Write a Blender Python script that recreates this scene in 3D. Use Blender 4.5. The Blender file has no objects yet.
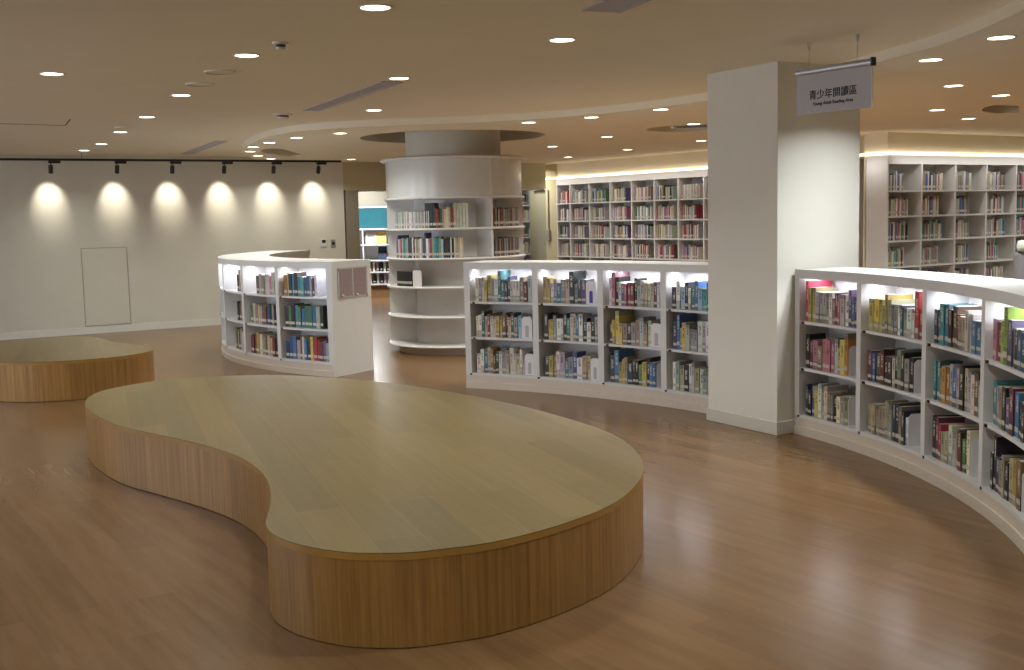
import bpy, bmesh, math, random
from mathutils import Matrix, Vector
from math import sin, cos, pi, radians, atan2, hypot

RND = random.Random(7)
scene = bpy.context.scene
COL = scene.collection

# ------------------------------------------------------------------ helpers
def lin(h):
    h = h.lstrip('#'); out = []
    for i in (0, 2, 4):
        c = int(h[i:i+2], 16) / 255
        out.append(c / 12.92 if c <= .04045 else ((c + .055) / 1.055) ** 2.4)
    return (*out, 1.0)

def mat(name, hexcol, rough=.5, spec=.5, metal=0, noise=0, nscale=20, emit=None, estr=0, coat=0, bump=0):
    m = bpy.data.materials.new(name); m.use_nodes = True
    nt = m.node_tree; b = nt.nodes['Principled BSDF']
    b.inputs['Base Color'].default_value = lin(hexcol)
    b.inputs['Roughness'].default_value = rough
    b.inputs['Specular IOR Level'].default_value = spec
    b.inputs['Metallic'].default_value = metal
    b.inputs['Coat Weight'].default_value = coat
    if emit:
        b.inputs['Emission Color'].default_value = lin(emit)
        b.inputs['Emission Strength'].default_value = estr
    tc = nt.nodes.new('ShaderNodeTexCoord')
    nz = nt.nodes.new('ShaderNodeTexNoise'); nz.inputs['Scale'].default_value = nscale
    nz.inputs['Detail'].default_value = 3
    nt.links.new(tc.outputs['Object'], nz.inputs['Vector'])
    if noise:
        mx = nt.nodes.new('ShaderNodeMix'); mx.data_type = 'RGBA'; mx.blend_type = 'MULTIPLY'
        mx.inputs['A'].default_value = lin(hexcol)
        rp = nt.nodes.new('ShaderNodeValToRGB')
        rp.color_ramp.elements[0].position = .35; rp.color_ramp.elements[1].position = .65
        g = 1 - noise
        rp.color_ramp.elements[0].color = (g, g, g, 1); rp.color_ramp.elements[1].color = (1, 1, 1, 1)
        nt.links.new(nz.outputs['Fac'], rp.inputs['Fac'])
        mx.inputs['Factor'].default_value = 1
        nt.links.new(rp.outputs['Color'], mx.inputs['B'])
        nt.links.new(mx.outputs['Result'], b.inputs['Base Color'])
    if bump:
        bp = nt.nodes.new('ShaderNodeBump'); bp.inputs['Strength'].default_value = bump
        bp.inputs['Distance'].default_value = .002
        nt.links.new(nz.outputs['Fac'], bp.inputs['Height'])
        nt.links.new(bp.outputs['Normal'], b.inputs['Normal'])
    return m

class MB:
    """collects vertices and faces, then links them as ONE mesh object"""
    def __init__(s): s.v = []; s.f = []; s.c = []
    def add(s, vs, fs, col=None):
        o = len(s.v); s.v += [tuple(v) for v in vs]; s.f += [tuple(o + i for i in f) for f in fs]
        if col is not None:
            s.c += (col if isinstance(col, list) else [col] * len(fs))
        return s
    def box(s, lo, hi, M=None, col=None):
        x0, y0, z0 = lo; x1, y1, z1 = hi
        vs = [Vector(p) for p in ((x0,y0,z0),(x1,y0,z0),(x1,y1,z0),(x0,y1,z0),(x0,y0,z1),(x1,y0,z1),(x1,y1,z1),(x0,y1,z1))]
        if M is not None: vs = [M @ v for v in vs]
        return s.add(vs, [(0,3,2,1),(4,5,6,7),(0,1,5,4),(1,2,6,5),(2,3,7,6),(3,0,4,7)], col)
    def prism(s, pts, z0, z1):
        n = len(pts)
        a = sum(pts[i][0]*pts[(i+1)%n][1] - pts[(i+1)%n][0]*pts[i][1] for i in range(n))
        if a < 0: pts = pts[::-1]
        vs = [(x, y, z0) for x, y in pts] + [(x, y, z1) for x, y in pts]
        fs = [tuple(range(n))[::-1], tuple(range(n, 2*n))] + [(i, (i+1)%n, n+(i+1)%n, n+i) for i in range(n)]
        return s.add(vs, fs)
    def sector(s, c, r0, r1, a0, a1, z0, z1, n=None):
        """curved board between two radii and two angles (degrees)"""
        n = n or max(1, int(abs(a1-a0) / 1.6) + 1)
        vs = []
        for i in range(n + 1):
            a = radians(a0 + (a1 - a0) * i / n)
            for r, z in ((r0, z0), (r1, z0), (r1, z1), (r0, z1)):
                vs.append((c[0] + r*cos(a), c[1] + r*sin(a), z))
        fs = [(0,1,2,3), tuple(4*n + k for k in (3,2,1,0))]
        for i in range(n):
            for k in range(4):
                p, q = 4*i + k, 4*i + (k+1) % 4
                fs.append((p, 4+p, 4+q, q))
        if a1 < a0: fs = [f[::-1] for f in fs]
        if r1 < r0: fs = [f[::-1] for f in fs]
        return s.add(vs, fs)
    def lathe(s, prof, c=(0,0,0), n=32, a0=0, a1=360, M=None):
        full = abs(a1 - a0) >= 360; m = n if full else n + 1
        vs = []
        for i in range(m):
            a = radians(a0 + (a1 - a0) * i / n)
            for r, z in prof:
                v = Vector((r*cos(a), r*sin(a), z))
                if M is not None: v = M @ v
                vs.append((v.x + c[0], v.y + c[1], v.z + c[2]))
        k = len(prof); fs = []
        for i in range(n):
            for j in range(k - 1):
                p, q = i*k + j, ((i+1) % m)*k + j
                fs.append((p, q, q+1, p+1))
        return s.add(vs, fs)
    def tube(s, p, q, r, n=10):
        p, q = Vector(p), Vector(q); M = (q - p).to_track_quat('Z', 'Y').to_matrix().to_4x4()
        return s.lathe([(1e-4, 0), (r, 0), (r, (q-p).length), (1e-4, (q-p).length)], tuple(p), n, M=M)
    def build(s, name, m, parent=None, smooth=False, bevel=0, loc=None):
        me = bpy.data.meshes.new(name); me.from_pydata(s.v, [], s.f); me.validate()
        if s.c:
            at = me.color_attributes.new('Col', 'FLOAT_COLOR', 'CORNER')
            for p in me.polygons:
                for li in p.loop_indices: at.data[li].color = s.c[p.index]
        me.materials.append(m)
        if smooth:
            me.polygons.foreach_set('use_smooth', [True]*len(me.polygons))
            me.set_sharp_from_angle(angle=radians(35))
        o = bpy.data.objects.new(name, me); COL.objects.link(o)
        if parent is not None: o.parent = parent
        if loc is not None: o.location = loc
        if bevel:
            b = o.modifiers.new('Bevel', 'BEVEL'); b.width = bevel; b.segments = 2; b.limit_method = 'ANGLE'
        return o

def tag(o, label, cat, group=None, kind=None):
    o['label'] = label; o['category'] = cat
    if group: o['group'] = group
    if kind: o['kind'] = kind
    return o
def thing(name, label, cat, loc=(0,0,0), rz=0, group=None):
    o = bpy.data.objects.new(name, None); COL.objects.link(o); o.empty_display_size = .1
    o.location = loc; o.rotation_euler.z = rz
    return tag(o, label, cat, group)
def struct(o, label=None, cat=None):
    o['kind'] = 'structure'
    if label: o['label'] = label; o['category'] = cat
    return o
def frame(px, py, pz, ux, uy):
    """matrix whose X runs along (ux,uy), Y to its left, Z up"""
    n = hypot(ux, uy); ux, uy = ux/n, uy/n
    return Matrix(((ux, -uy, 0, px), (uy, ux, 0, py), (0, 0, 1, pz), (0, 0, 0, 1)))

# ------------------------------------------------------------------ materials
M = {}
M['wall'] = mat('wall_paint', '#d0ccbe', .6, .3, noise=.03, nscale=3)
M['ceil'] = mat('ceiling_paint', '#efe6d0', .8, .2, noise=.02, nscale=2)
M['pillar'] = mat('pillar_paint', '#e6e4da', .6, .3, noise=.02, nscale=3)
M['olive'] = mat('olive_paint', '#b9b08e', .7, .3, noise=.03, nscale=3)
M['white'] = mat('white_laminate', '#dbdad9', .32, .5, noise=.02, nscale=6)
M['whitegloss'] = mat('white_lacquer', '#d4d6d4', .18, .5, noise=.02, nscale=6)
M['plinth'] = mat('plinth_laminate', '#d9cdc0', .4, .4, noise=.04, nscale=30)
M['base'] = mat('baseboard_vinyl', '#dad8cf', .4, .4, noise=.02)
M['black'] = mat('black_metal', '#17150f', .45, .5, noise=.1)
M['darkmetal'] = mat('bronze_metal', '#8a8070', .4, .5, noise=.05)
M['grey'] = mat('grey_plastic', '#8f8d88', .5, .4, noise=.05)
M['slot'] = mat('slot_grille', '#b9b4bc', .6, .3, noise=.05, nscale=60)
M['dark'] = mat('dark_void', '#6b5a48', .9, .1, noise=.1)
M['alu'] = mat('brushed_aluminium', '#b9b9be', .35, .5, metal=.6, noise=.05, nscale=50)
M['signface'] = mat('sign_panel_grey', '#bcbabf', .5, .4, noise=.02)
M['ink'] = mat('black_lettering', '#1c1a1c', .6, .3, noise=.05)
M['trimring'] = mat('lamp_ring_white', '#e8e4da', .4, .4, noise=.02)
M['lens'] = mat('lamp_lens', '#ffffff', .4, .3, emit='#fff3df', estr=9)
M['led'] = mat('led_strip_lit', '#ffffff', .4, .3, emit='#f3f4ff', estr=14)
M['ledwarm'] = mat('led_cove_lit', '#ffffff', .4, .3, emit='#fff1d6', estr=2.2)
M['teal'] = mat('teal_glass', '#2c5f68', .08, .6, noise=.15, nscale=4)
M['acrylic'] = mat('clear_acrylic', '#c9c4c4', .1, .6, noise=.02)
M['notice'] = mat('mauve_paper', '#9b8a8c', .6, .3, noise=.12, nscale=40)
M['greygreen'] = mat('grey_green_panel', '#8c8b76', .5, .4, noise=.04)
M['paper'] = mat('page_paper', '#d9d2c2', .8, .2, noise=.1, nscale=200)
M['label'] = mat('call_number_label', '#c4bfb4', .5, .3, noise=.12, nscale=90)
M['tagdark'] = mat('dark_shelf_tag', '#3a1f22', .5, .3, noise=.2)
M['whitemetal'] = mat('white_bookend_steel', '#e4e2e6', .35, .5, noise=.02)
M['purple'] = mat('purple_bookend_card', '#4b3fa0', .4, .4, noise=.05)
M['yellowpaper'] = mat('yellow_cover', '#e8c75a', .5, .3, noise=.2, nscale=30)
M['whitepaper'] = mat('white_cover', '#e6e4ea', .5, .3, noise=.1, nscale=20)
M['screen'] = mat('device_navy', '#1f3350', .2, .5, noise=.3, nscale=15)
M['brownpanel'] = mat('brown_wood_panel', '#8a6a48', .5, .4, noise=.15, nscale=12)
M['fabric'] = mat('grey_upholstery', '#86848a', .9, .2, noise=.2, nscale=90, bump=.3)
M['palefabric'] = mat('pale_green_cloth', '#cfd8cc', .9, .2, noise=.15, nscale=60, bump=.3)

def wood(name, c1, c2, c3, rough, length, width, rot, grain=1.0, coat=0., coords='Object', mortar='#6b4a2c', msize=.0012, blotch=0, spec=.5, gs=26):
    m = bpy.data.materials.new(name); m.use_nodes = True; nt = m.node_tree; N = nt.nodes.new; Lk = nt.links.new
    b = nt.nodes['Principled BSDF']
    tc = N('ShaderNodeTexCoord'); mp = N('ShaderNodeMapping'); mp.inputs['Rotation'].default_value = (0, 0, rot)
    Lk(tc.outputs[coords], mp.inputs['Vector'])
    br = N('ShaderNodeTexBrick'); br.offset = .37; br.offset_frequency = 2
    br.inputs['Scale'].default_value = 1; br.inputs['Brick Width'].default_value = length
    br.inputs['Row Height'].default_value = width; br.inputs['Mortar Size'].default_value = msize
    br.inputs['Mortar Smooth'].default_value = .3; br.inputs['Bias'].default_value = 0
    br.inputs['Color1'].default_value = lin(c1); br.inputs['Color2'].default_value = lin(c2); br.inputs['Mortar'].default_value = lin(mortar)
    Lk(mp.outputs['Vector'], br.inputs['Vector'])
    mp2 = N('ShaderNodeMapping'); mp2.inputs['Scale'].default_value = (.9, gs, 1)
    Lk(mp.outputs['Vector'], mp2.inputs['Vector'])
    nz = N('ShaderNodeTexNoise'); nz.inputs['Scale'].default_value = 1.6; nz.inputs['Detail'].default_value = 3; nz.inputs['Roughness'].default_value = .6
    Lk(mp2.outputs['Vector'], nz.inputs['Vector'])
    rp = N('ShaderNodeValToRGB'); rp.color_ramp.elements[0].position = .3; rp.color_ramp.elements[1].position = .7
    rp.color_ramp.elements[0].color = lin(c3); rp.color_ramp.elements[1].color = (1, 1, 1, 1)
    Lk(nz.outputs['Fac'], rp.inputs['Fac'])
    mx = N('ShaderNodeMix'); mx.data_type = 'RGBA'; mx.blend_type = 'MULTIPLY'; mx.inputs['Factor'].default_value = .55 * grain
    Lk(br.outputs['Color'], mx.inputs['A']); Lk(rp.outputs['Color'], mx.inputs['B'])
    out = mx.outputs['Result']
    if blotch:
        n2 = N('ShaderNodeTexNoise'); n2.inputs['Scale'].default_value = 1.1; n2.inputs['Detail'].default_value = 4
        Lk(tc.outputs[coords], n2.inputs['Vector'])
        m2 = N('ShaderNodeMapRange'); m2.inputs['From Min'].default_value = .3; m2.inputs['From Max'].default_value = .7
        m2.inputs['To Min'].default_value = rough - blotch; m2.inputs['To Max'].default_value = rough + blotch
        Lk(n2.outputs['Fac'], m2.inputs['Value']); Lk(m2.outputs['Result'], b.inputs['Roughness'])
    else:
        b.inputs['Roughness'].default_value = rough
    Lk(out, b.inputs['Base Color'])
    b.inputs['Coat Weight'].default_value = coat; b.inputs['Coat Roughness'].default_value = .12
    b.inputs['Specular IOR Level'].default_value = spec
    return m
# plank direction along (-.5495,.8355): rotate the pattern so that its X axis runs that way
AZ_A = atan2(.8355, -.5495)
M['floor'] = wood('vinyl_plank_floor', '#74583b', '#7e6041', '#a08c74', .235, 1.2, .15, -AZ_A, .6, mortar='#7d5f43', msize=.0015, spec=.2, gs=9)
AZ_P = atan2(.939, -.344)
M['oaktop'] = wood('oak_plank_top', '#6a5a2d', '#7d6a3d', '#b5a06e', .36, 1.5, .2, -AZ_P, .6, mortar='#8f7649', msize=.0012)
M['oakside'] = wood('oak_veneer_side', '#a07a42', '#b48a50', '#94703f', .38, 3.0, .32, radians(90), 1.0, coords='UV', mortar='#94703f', msize=.0008)

M['oakband'] = mat('oak_edge_band', '#a8803f', .4, .4, noise=.12, nscale=7)
def book_cover_mat():
    m = bpy.data.materials.new('printed_book_cover'); m.use_nodes = True; nt = m.node_tree; N = nt.nodes.new; Lk = nt.links.new
    b = nt.nodes['Principled BSDF']; b.inputs['Roughness'].default_value = .38
    oi = N('ShaderNodeObjectInfo'); tc = N('ShaderNodeTexCoord'); sp = N('ShaderNodeSeparateXYZ')
    Lk(tc.outputs['Generated'], sp.inputs['Vector'])
    def math_(op, a, bv):
        n = N('ShaderNodeMath'); n.operation = op
        for i, x in enumerate((a, bv)):
            if x is None: continue
            if isinstance(x, (int, float)): n.inputs[i].default_value = x
            else: Lk(x, n.inputs[i])
        return n.outputs[0]
    rnd = oi.outputs['Random']; z = sp.outputs['Z']; x = sp.outputs['X']
    # title block: a strip of contrasting print in the upper part of the spine
    lo = math_('ADD', math_('MULTIPLY', rnd, .2), .42); hi = math_('ADD', lo, .36)
    inz = math_('MULTIPLY', math_('GREATER_THAN', z, lo), math_('LESS_THAN', z, hi))
    inx = math_('MULTIPLY', math_('GREATER_THAN', x, .28), math_('LESS_THAN', x, .72))
    cb = N('ShaderNodeCombineXYZ'); Lk(math_('MULTIPLY', x, 3.0), cb.inputs[0]); Lk(math_('MULTIPLY', rnd, 40.), cb.inputs[1]); Lk(math_('MULTIPLY', z, 26.), cb.inputs[2])
    nz = N('ShaderNodeTexNoise'); nz.inputs['Scale'].default_value = 1.; nz.inputs['Detail'].default_value = 1; Lk(cb.outputs[0], nz.inputs['Vector'])
    ink = math_('MULTIPLY', math_('MULTIPLY', inz, inx), math_('GREATER_THAN', nz.outputs['Fac'], .47))
    # a coloured foot band on some books
    r2 = math_('FRACT', math_('MULTIPLY', rnd, 17.3), None)
    band = math_('MULTIPLY', math_('LESS_THAN', z, .3), math_('GREATER_THAN', r2, .62))
    band2 = math_('MULTIPLY', math_('GREATER_THAN', z, .86), math_('LESS_THAN', r2, .3))
    hsv = N('ShaderNodeHueSaturation'); Lk(oi.outputs['Color'], hsv.inputs['Color'])
    hsv.inputs['Saturation'].default_value = .7; hsv.inputs['Value'].default_value = .55
    mx = N('ShaderNodeMix'); mx.data_type = 'RGBA'; Lk(math_('MAXIMUM', band, band2), mx.inputs['Factor'])
    Lk(oi.outputs['Color'], mx.inputs['A']); Lk(hsv.outputs['Color'], mx.inputs['B'])
    # print colour: dark on pale covers, pale on dark ones
    bw = N('ShaderNodeRGBToBW'); Lk(oi.outputs['Color'], bw.inputs['Color'])
    pr = N('ShaderNodeMix'); pr.data_type = 'RGBA'; Lk(math_('GREATER_THAN', bw.outputs[0], .22), pr.inputs['Factor'])
    pr.inputs['A'].default_value = lin('#d8d2bd'); pr.inputs['B'].default_value = lin('#3d3436')
    m2 = N('ShaderNodeMix'); m2.data_type = 'RGBA'; Lk(math_('MULTIPLY', ink, .75), m2.inputs['Factor'])
    Lk(mx.outputs['Result'], m2.inputs['A']); Lk(pr.outputs['Result'], m2.inputs['B'])
    Lk(m2.outputs['Result'], b.inputs['Base Color'])
    return m
M['cover'] = book_cover_mat()
def stuff_mat():
    m = bpy.data.materials.new('far_book_covers'); m.use_nodes = True; nt = m.node_tree
    b = nt.nodes['Principled BSDF']; b.inputs['Roughness'].default_value = .45
    a = nt.nodes.new('ShaderNodeVertexColor'); a.layer_name = 'Col'
    tc = nt.nodes.new('ShaderNodeTexCoord'); nz = nt.nodes.new('ShaderNodeTexNoise'); nz.inputs['Scale'].default_value = 28
    nt.links.new(tc.outputs['Object'], nz.inputs['Vector'])
    mx = nt.nodes.new('ShaderNodeMix'); mx.data_type = 'RGBA'; mx.blend_type = 'OVERLAY'; mx.inputs['Factor'].default_value = .35
    nt.links.new(a.outputs['Color'], mx.inputs['A']); nt.links.new(nz.outputs['Fac'], mx.inputs['B'])
    nt.links.new(mx.outputs['Result'], b.inputs['Base Color'])
    return m
M['stuffbooks'] = stuff_mat()

PAL = {'r':('red','#b3202a'),'o':('orange','#cf7a2c'),'y':('yellow','#d8b93c'),'g':('green','#3f7a4b'),'l':('lime green','#9cbd2f'),
 't':('teal','#2f8c94'),'b':('blue','#2f62a6'),'n':('navy','#1f2e50'),'p':('purple','#5b4388'),'k':('black','#1d1c1e'),
 'c':('charcoal','#45454a'),'e':('grey','#9a9a98'),'w':('white','#dcdad4'),'i':('ivory','#d8cfae'),'d':('beige','#b59f7c'),
 'u':('brown','#6e4a32'),'f':('pink','#c8657f'),'m':('maroon','#6d2230'),'s':('sky blue','#7fb2cf')}

# ------------------------------------------------------------------ camera
R_ = ((0.99974538, 0.0225651, 0), (-0.0023831, 0.10558311, -0.99440763), (-0.0224389, 0.99415443, 0.10561))
cd = bpy.data.cameras.new('camera'); cam = bpy.data.objects.new('camera', cd); COL.objects.link(cam)
cd.sensor_width = 36; cd.lens = 1120 / 1024 * 36; cd.clip_end = 200; cd.clip_start = .05
mw = Matrix(((R_[0][0], R_[0][1], R_[0][2], 0), (R_[1][0], R_[1][1], R_[1][2], 0), (R_[2][0], R_[2][1], R_[2][2], 1.6), (0, 0, 0, 1)))
cam.matrix_world = mw; scene.camera = cam

# ------------------------------------------------------------------ the room
NC, LC, TOP = 2.62, 2.55, 3.0
dA = Vector((-.5495, .8355)); nA = Vector((.8355, .5495))
W0 = Vector((-7.165, 16.0)); wd = Vector((.8532, .5216)); wn = Vector((-.5216, .8532))
def Wp(s, off=0): p = W0 + wd*s + wn*off; return (p.x, p.y)
W_END = 5.19
A0 = Vector((3.07, 17.8))
def Ap(s, off=0): p = A0 + dA*s + nA*off; return (p.x, p.y)
B0 = Vector((4.80, 14.3)); dB = nA
nB = dA
def Bp(s, off=0): p = B0 + dB*s + nB*off; return (p.x, p.y)
S_HEAD_END = 9.20

struct(MB().prism([(-14,-6),(16,-6),(16,32),(-14,32)], -.2, 0).build('floor', M['floor']), 'brown wood plank vinyl floor with a soft sheen', 'floor')
struct(MB().prism([Wp(-14), Wp(W_END), Wp(W_END,.2), Wp(-14,.2)], 0, 2.9).build('wall_left', M['wall']), 'long cream wall washed by a row of spotlights', 'wall')
struct(MB().prism([Wp(-14,-.012), Wp(W_END,-.012), Wp(W_END), Wp(-14)], 0, .1).build('baseboard_left', M['base']), 'pale baseboard along the cream wall', 'baseboard')
# header over the opening beyond the cream wall
struct(MB().prism([Wp(W_END), Wp(S_HEAD_END), Wp(S_HEAD_END,.2), Wp(W_END,.2)], 2.085, 2.9).build('trim_1', M['olive']), 'olive lintel over the opening behind the round bookcase', 'lintel')
struct(MB().prism([Wp(W_END+.02,-.03), Wp(W_END+.25,-.03), Wp(W_END+.25,.22), Wp(W_END+.02,.22)], 0, 2.085).build('trim_2', M['darkmetal']), 'dark metal jamb at the end of the cream wall', 'jamb')
struct(MB().prism([Wp(W_END+.25,.04), Wp(S_HEAD_END,.04), Wp(S_HEAD_END,.16), Wp(W_END+.25,.16)], 2.065, 2.085).build('trim_3', M['white']), 'thin white rail under the olive lintel', 'trim')
# flush access panel in the cream wall
pl = MB()
for s0, s1, z0, z1 in ((1.0,1.008,.11,1.27),(1.652,1.66,.11,1.27),(1.008,1.652,1.262,1.27),(1.008,1.652,.11,.118)):
    pl.prism([Wp(s0,-.0035), Wp(s1,-.0035), Wp(s1,-.0005), Wp(s0,-.0005)], z0, z1)
d1 = MB().prism([Wp(1.012,-.006), Wp(1.648,-.006), Wp(1.648,-.0008), Wp(1.012,-.0008)], .122, 1.258).build('door_1', M['wall'], bevel=.002)
struct(d1, 'flush cream access panel low in the spotlit wall', 'door')
pl.build('door_frame', M['grey'], d1)
# rear of the hall: wall stretch and header behind the far bookcases
struct(MB().prism([Ap(-3.3,.03), Ap(3.97,.03), Ap(3.97,.4), Ap(-3.3,.4)], 2.265, 2.9).build('wall_back', M['ceil']), 'tan wall above the far bookcase run', 'wall')
struct(MB().prism([Ap(3.98,0), Ap(4.32,0), Ap(4.32,.4), Ap(3.98,.4)], 0, 2.08).build('wall_far', M['olive']), 'narrow wall strip beside the far bookcase run', 'wall')
struct(MB().prism([Ap(3.97,.001), Ap(4.76,.001), Ap(4.76,.4), Ap(3.97,.4)], 2.08, 2.9).build('trim_4', M['olive']), 'lit header over the grey green door', 'header')
struct(MB().prism([Ap(4.32,.06), Ap(4.95,.06), Ap(4.95,.3), Ap(4.32,.3)], 0, 2.08).build('door_2', M['greygreen']), 'grey green flush door between the far bookcases', 'door')
struct(MB().prism([Bp(-.02,.345), Bp(9,.345), Bp(9,.7), Bp(.4,.7)], 0, 2.27).build('wall_behind', M['ceil']))
struct(MB().prism([Bp(.03,.03), Bp(9,.03), Bp(9,.4), Bp(.03,.4)], 2.265, 2.9).build('wall_right', M['ceil']), 'tan wall above the right bookcase run', 'wall')
# rooms beyond and the sides of the hall outside the view
struct(MB().prism([(-12,24.6),(12,24.6),(12,24.9),(-12,24.9)], 0, 2.9).build('wall_beyond', M['wall']))
struct(MB().prism([(-9,18),(-9.2,18),(-9.2,27.5),(-9,27.5)], 0, 2.9).build('wall_side', M['wall']))
LW0 = Vector(Wp(-6.2)); LWd = Vector((.5495,-.8355))
def Sp(s, off=0): p = LW0 + LWd*s - nA*off; return (p.x, p.y)
ws = MB()
WINS = [(2.0,4.6),(5.4,8.0),(8.8,11.4)]
prev = 0
for a, b in WINS + [(17,17)]:
    ws.prism([Sp(prev), Sp(a), Sp(a,.2), Sp(prev,.2)], 0, 2.9); prev = b
for a, b in WINS:
    ws.prism([Sp(a), Sp(b), Sp(b,.2), Sp(a,.2)], 0, .8); ws.prism([Sp(a), Sp(b), Sp(b,.2), Sp(a,.2)], 2.3, 2.9)
struct(ws.build('wall_window', M['wall']))
M['glass'] = mat('daylit_window_glass', '#dfe8f0', .1, .5, emit='#dfe9ff', estr=3.0)
for i, (a, b) in enumerate(WINS):
    w = struct(MB().prism([Sp(a,.1), Sp(b,.1), Sp(b,.12), Sp(a,.12)], .8, 2.3).build('window_%d' % (i+1), M['glass']))
    f = MB()
    for s in (a, (a+b)/2-.02, b-.04): f.prism([Sp(s,.06), Sp(s+.04,.06), Sp(s+.04,.14), Sp(s,.14)], .8, 2.3)
    f.prism([Sp(a,.06), Sp(b,.06), Sp(b,.14), Sp(a,.14)], .8, .84); f.prism([Sp(a,.06), Sp(b,.06), Sp(b,.14), Sp(a,.14)], 2.26, 2.3)
    f.build('window_frame', M['grey'], w)
pr = Sp(17)
struct(MB().prism([pr, (11, 2.6), (11.2, 2.3), (pr[0], pr[1]-.3)], 0, 2.9).build('wall_rear', M['wall']))
struct(MB().prism([(11,2.6),(13.5,19.5),(13.8,19.5),(11.3,2.5)], 0, 2.9).build('wall_outer', M['wall']))

# ceilings: flat slabs cut with the round openings (2-D curves filled, then meshed)
def slab(name, outer, holes, z0, z1, m):
    cu = bpy.data.curves.new(name, 'CURVE'); cu.dimensions = '2D'; cu.fill_mode = 'BOTH'; cu.extrude = (z1 - z0)/2
    for pts in [outer] + holes:
        s = cu.splines.new('POLY'); s.points.add(len(pts) - 1); s.use_cyclic_u = True
        for p, (x, y) in zip(s.points, pts): p.co = (x, y, 0, 1)
    t = bpy.data.objects.new(name, cu); COL.objects.link(t)
    dg = bpy.context.evaluated_depsgraph_get()
    me = bpy.data.meshes.new_from_object(t.evaluated_get(dg)); me.name = name
    bpy.data.objects.remove(t); bpy.data.curves.remove(cu)
    me.materials.clear(); me.materials.append(m)
    o = bpy.data.objects.new(name, me); COL.objects.link(o); o.location.z = (z0 + z1)/2
    return o
def ring(c, r, n=64): return [(c[0] + r*cos(2*pi*i/n), c[1] + r*sin(2*pi*i/n)) for i in range(n)]
def smooth(pts, sub=6, closed=False):
    out = []; n = len(pts); rng = range(n if closed else n - 1)
    for i in rng:
        g = (lambda k: Vector(pts[k % n])) if closed else (lambda k: Vector(pts[max(0, min(n-1, k))]))
        p0, p1, p2, p3 = g(i-1), g(i), g(i+1), g(i+2)
        for j in range(sub):
            t = j/sub
            q = .5*((2*p1) + (p2-p0)*t + (2*p0-5*p1+4*p2-p3)*t*t + (3*p1-p0-3*p2+p3)*t**3)
            out.append((q.x, q.y))
    if not closed: out.append(tuple(pts[-1]))
    return out
CC = (-.66, 13.7)
edge = smooth([(2.05,3.2),(2.3,4.3),(2.47,5.1),(2.56,5.8),(2.59,6.4),(2.56,6.9),(2.44,7.55),(2.15,8.75),(1.69,9.85),(1.3,10.43),(.8,10.93),(.35,11.25),(-.23,11.47),(-.8,11.6),(-1.2,11.66),(-1.56,11.76),(-1.97,11.95),(-2.35,12.26),(-2.71,12.83),(-3.1,13.74),(-3.42,14.7),(-3.6,15.4),(-3.75,16.2),(-3.85,17.0),(-3.9,18.2)])
recessL = [(-3.30,15.2),(-3.22,14.95),(-3.1,14.85),(-2.98,15.0),(-2.98,16.75),(-3.2,16.75),(-3.38,16.1),(-3.38,15.5)]
recessR = [(4.66,11.1),(4.66,10.86),(4.95,11.0),(5.34,11.85),(5.1,11.85),(4.8,11.5)]
casC = (2.15, 12.95)
c_low = slab('ceiling_1', edge + [(-3.9,20.4),(-9.2,21),(-9.2,27.5),(13.5,27.5),(13.5,2.4)], [ring((-.65,13.5),1.1), recessL, recessR, ring(casC,.56)], LC, NC-.0002, M['ceil'])
struct(c_low, 'lower ceiling with a curved edge over the book stacks', 'ceiling')
c_up = slab('ceiling_2', [(-14,-6),(16,-6),(16,32),(-14,32)], [ring((-.65,13.5),1.105), recessL, recessR, ring(casC,.565)], NC, NC+.1, M['ceil'])
struct(c_up, 'flat cream ceiling over the open reading area', 'ceiling')
struct(MB().prism([(-14,-6),(16,-6),(16,32),(-14,32)], TOP, TOP+.1).build('ceiling_3', M['dark']))
# paler band laid along the curved edge of the lower ceiling
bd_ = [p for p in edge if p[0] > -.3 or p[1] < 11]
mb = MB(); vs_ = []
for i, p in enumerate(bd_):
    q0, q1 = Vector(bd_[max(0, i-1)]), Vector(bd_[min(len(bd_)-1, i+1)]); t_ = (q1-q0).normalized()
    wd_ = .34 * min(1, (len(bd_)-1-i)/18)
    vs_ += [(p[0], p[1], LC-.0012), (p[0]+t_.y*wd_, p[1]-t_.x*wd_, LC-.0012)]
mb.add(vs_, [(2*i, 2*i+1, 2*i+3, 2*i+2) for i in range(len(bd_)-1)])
M['band'] = mat('soffit_band_pale', '#efe8d6', .7, .2, noise=.02, nscale=3)
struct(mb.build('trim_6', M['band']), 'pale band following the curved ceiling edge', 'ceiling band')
# hatch outline in the ceiling
hb = MB()
for p, q in (((-5.6,11.14),(-4.61,11.86)),((-4.61,11.86),(-4.30,11.2))):
    p, q = Vector(p)*.976, Vector(q)*.976; d = (q-p).normalized()*.006; e = Vector((-d.y, d.x))
    hb.prism([tuple(p-e), tuple(q-e), tuple(q+e), tuple(p+e)], NC-.003, NC+.001)
struct(hb.build('trim_5', M['dark']), 'thin outline of an access hatch in the ceiling', 'hatch')

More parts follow.
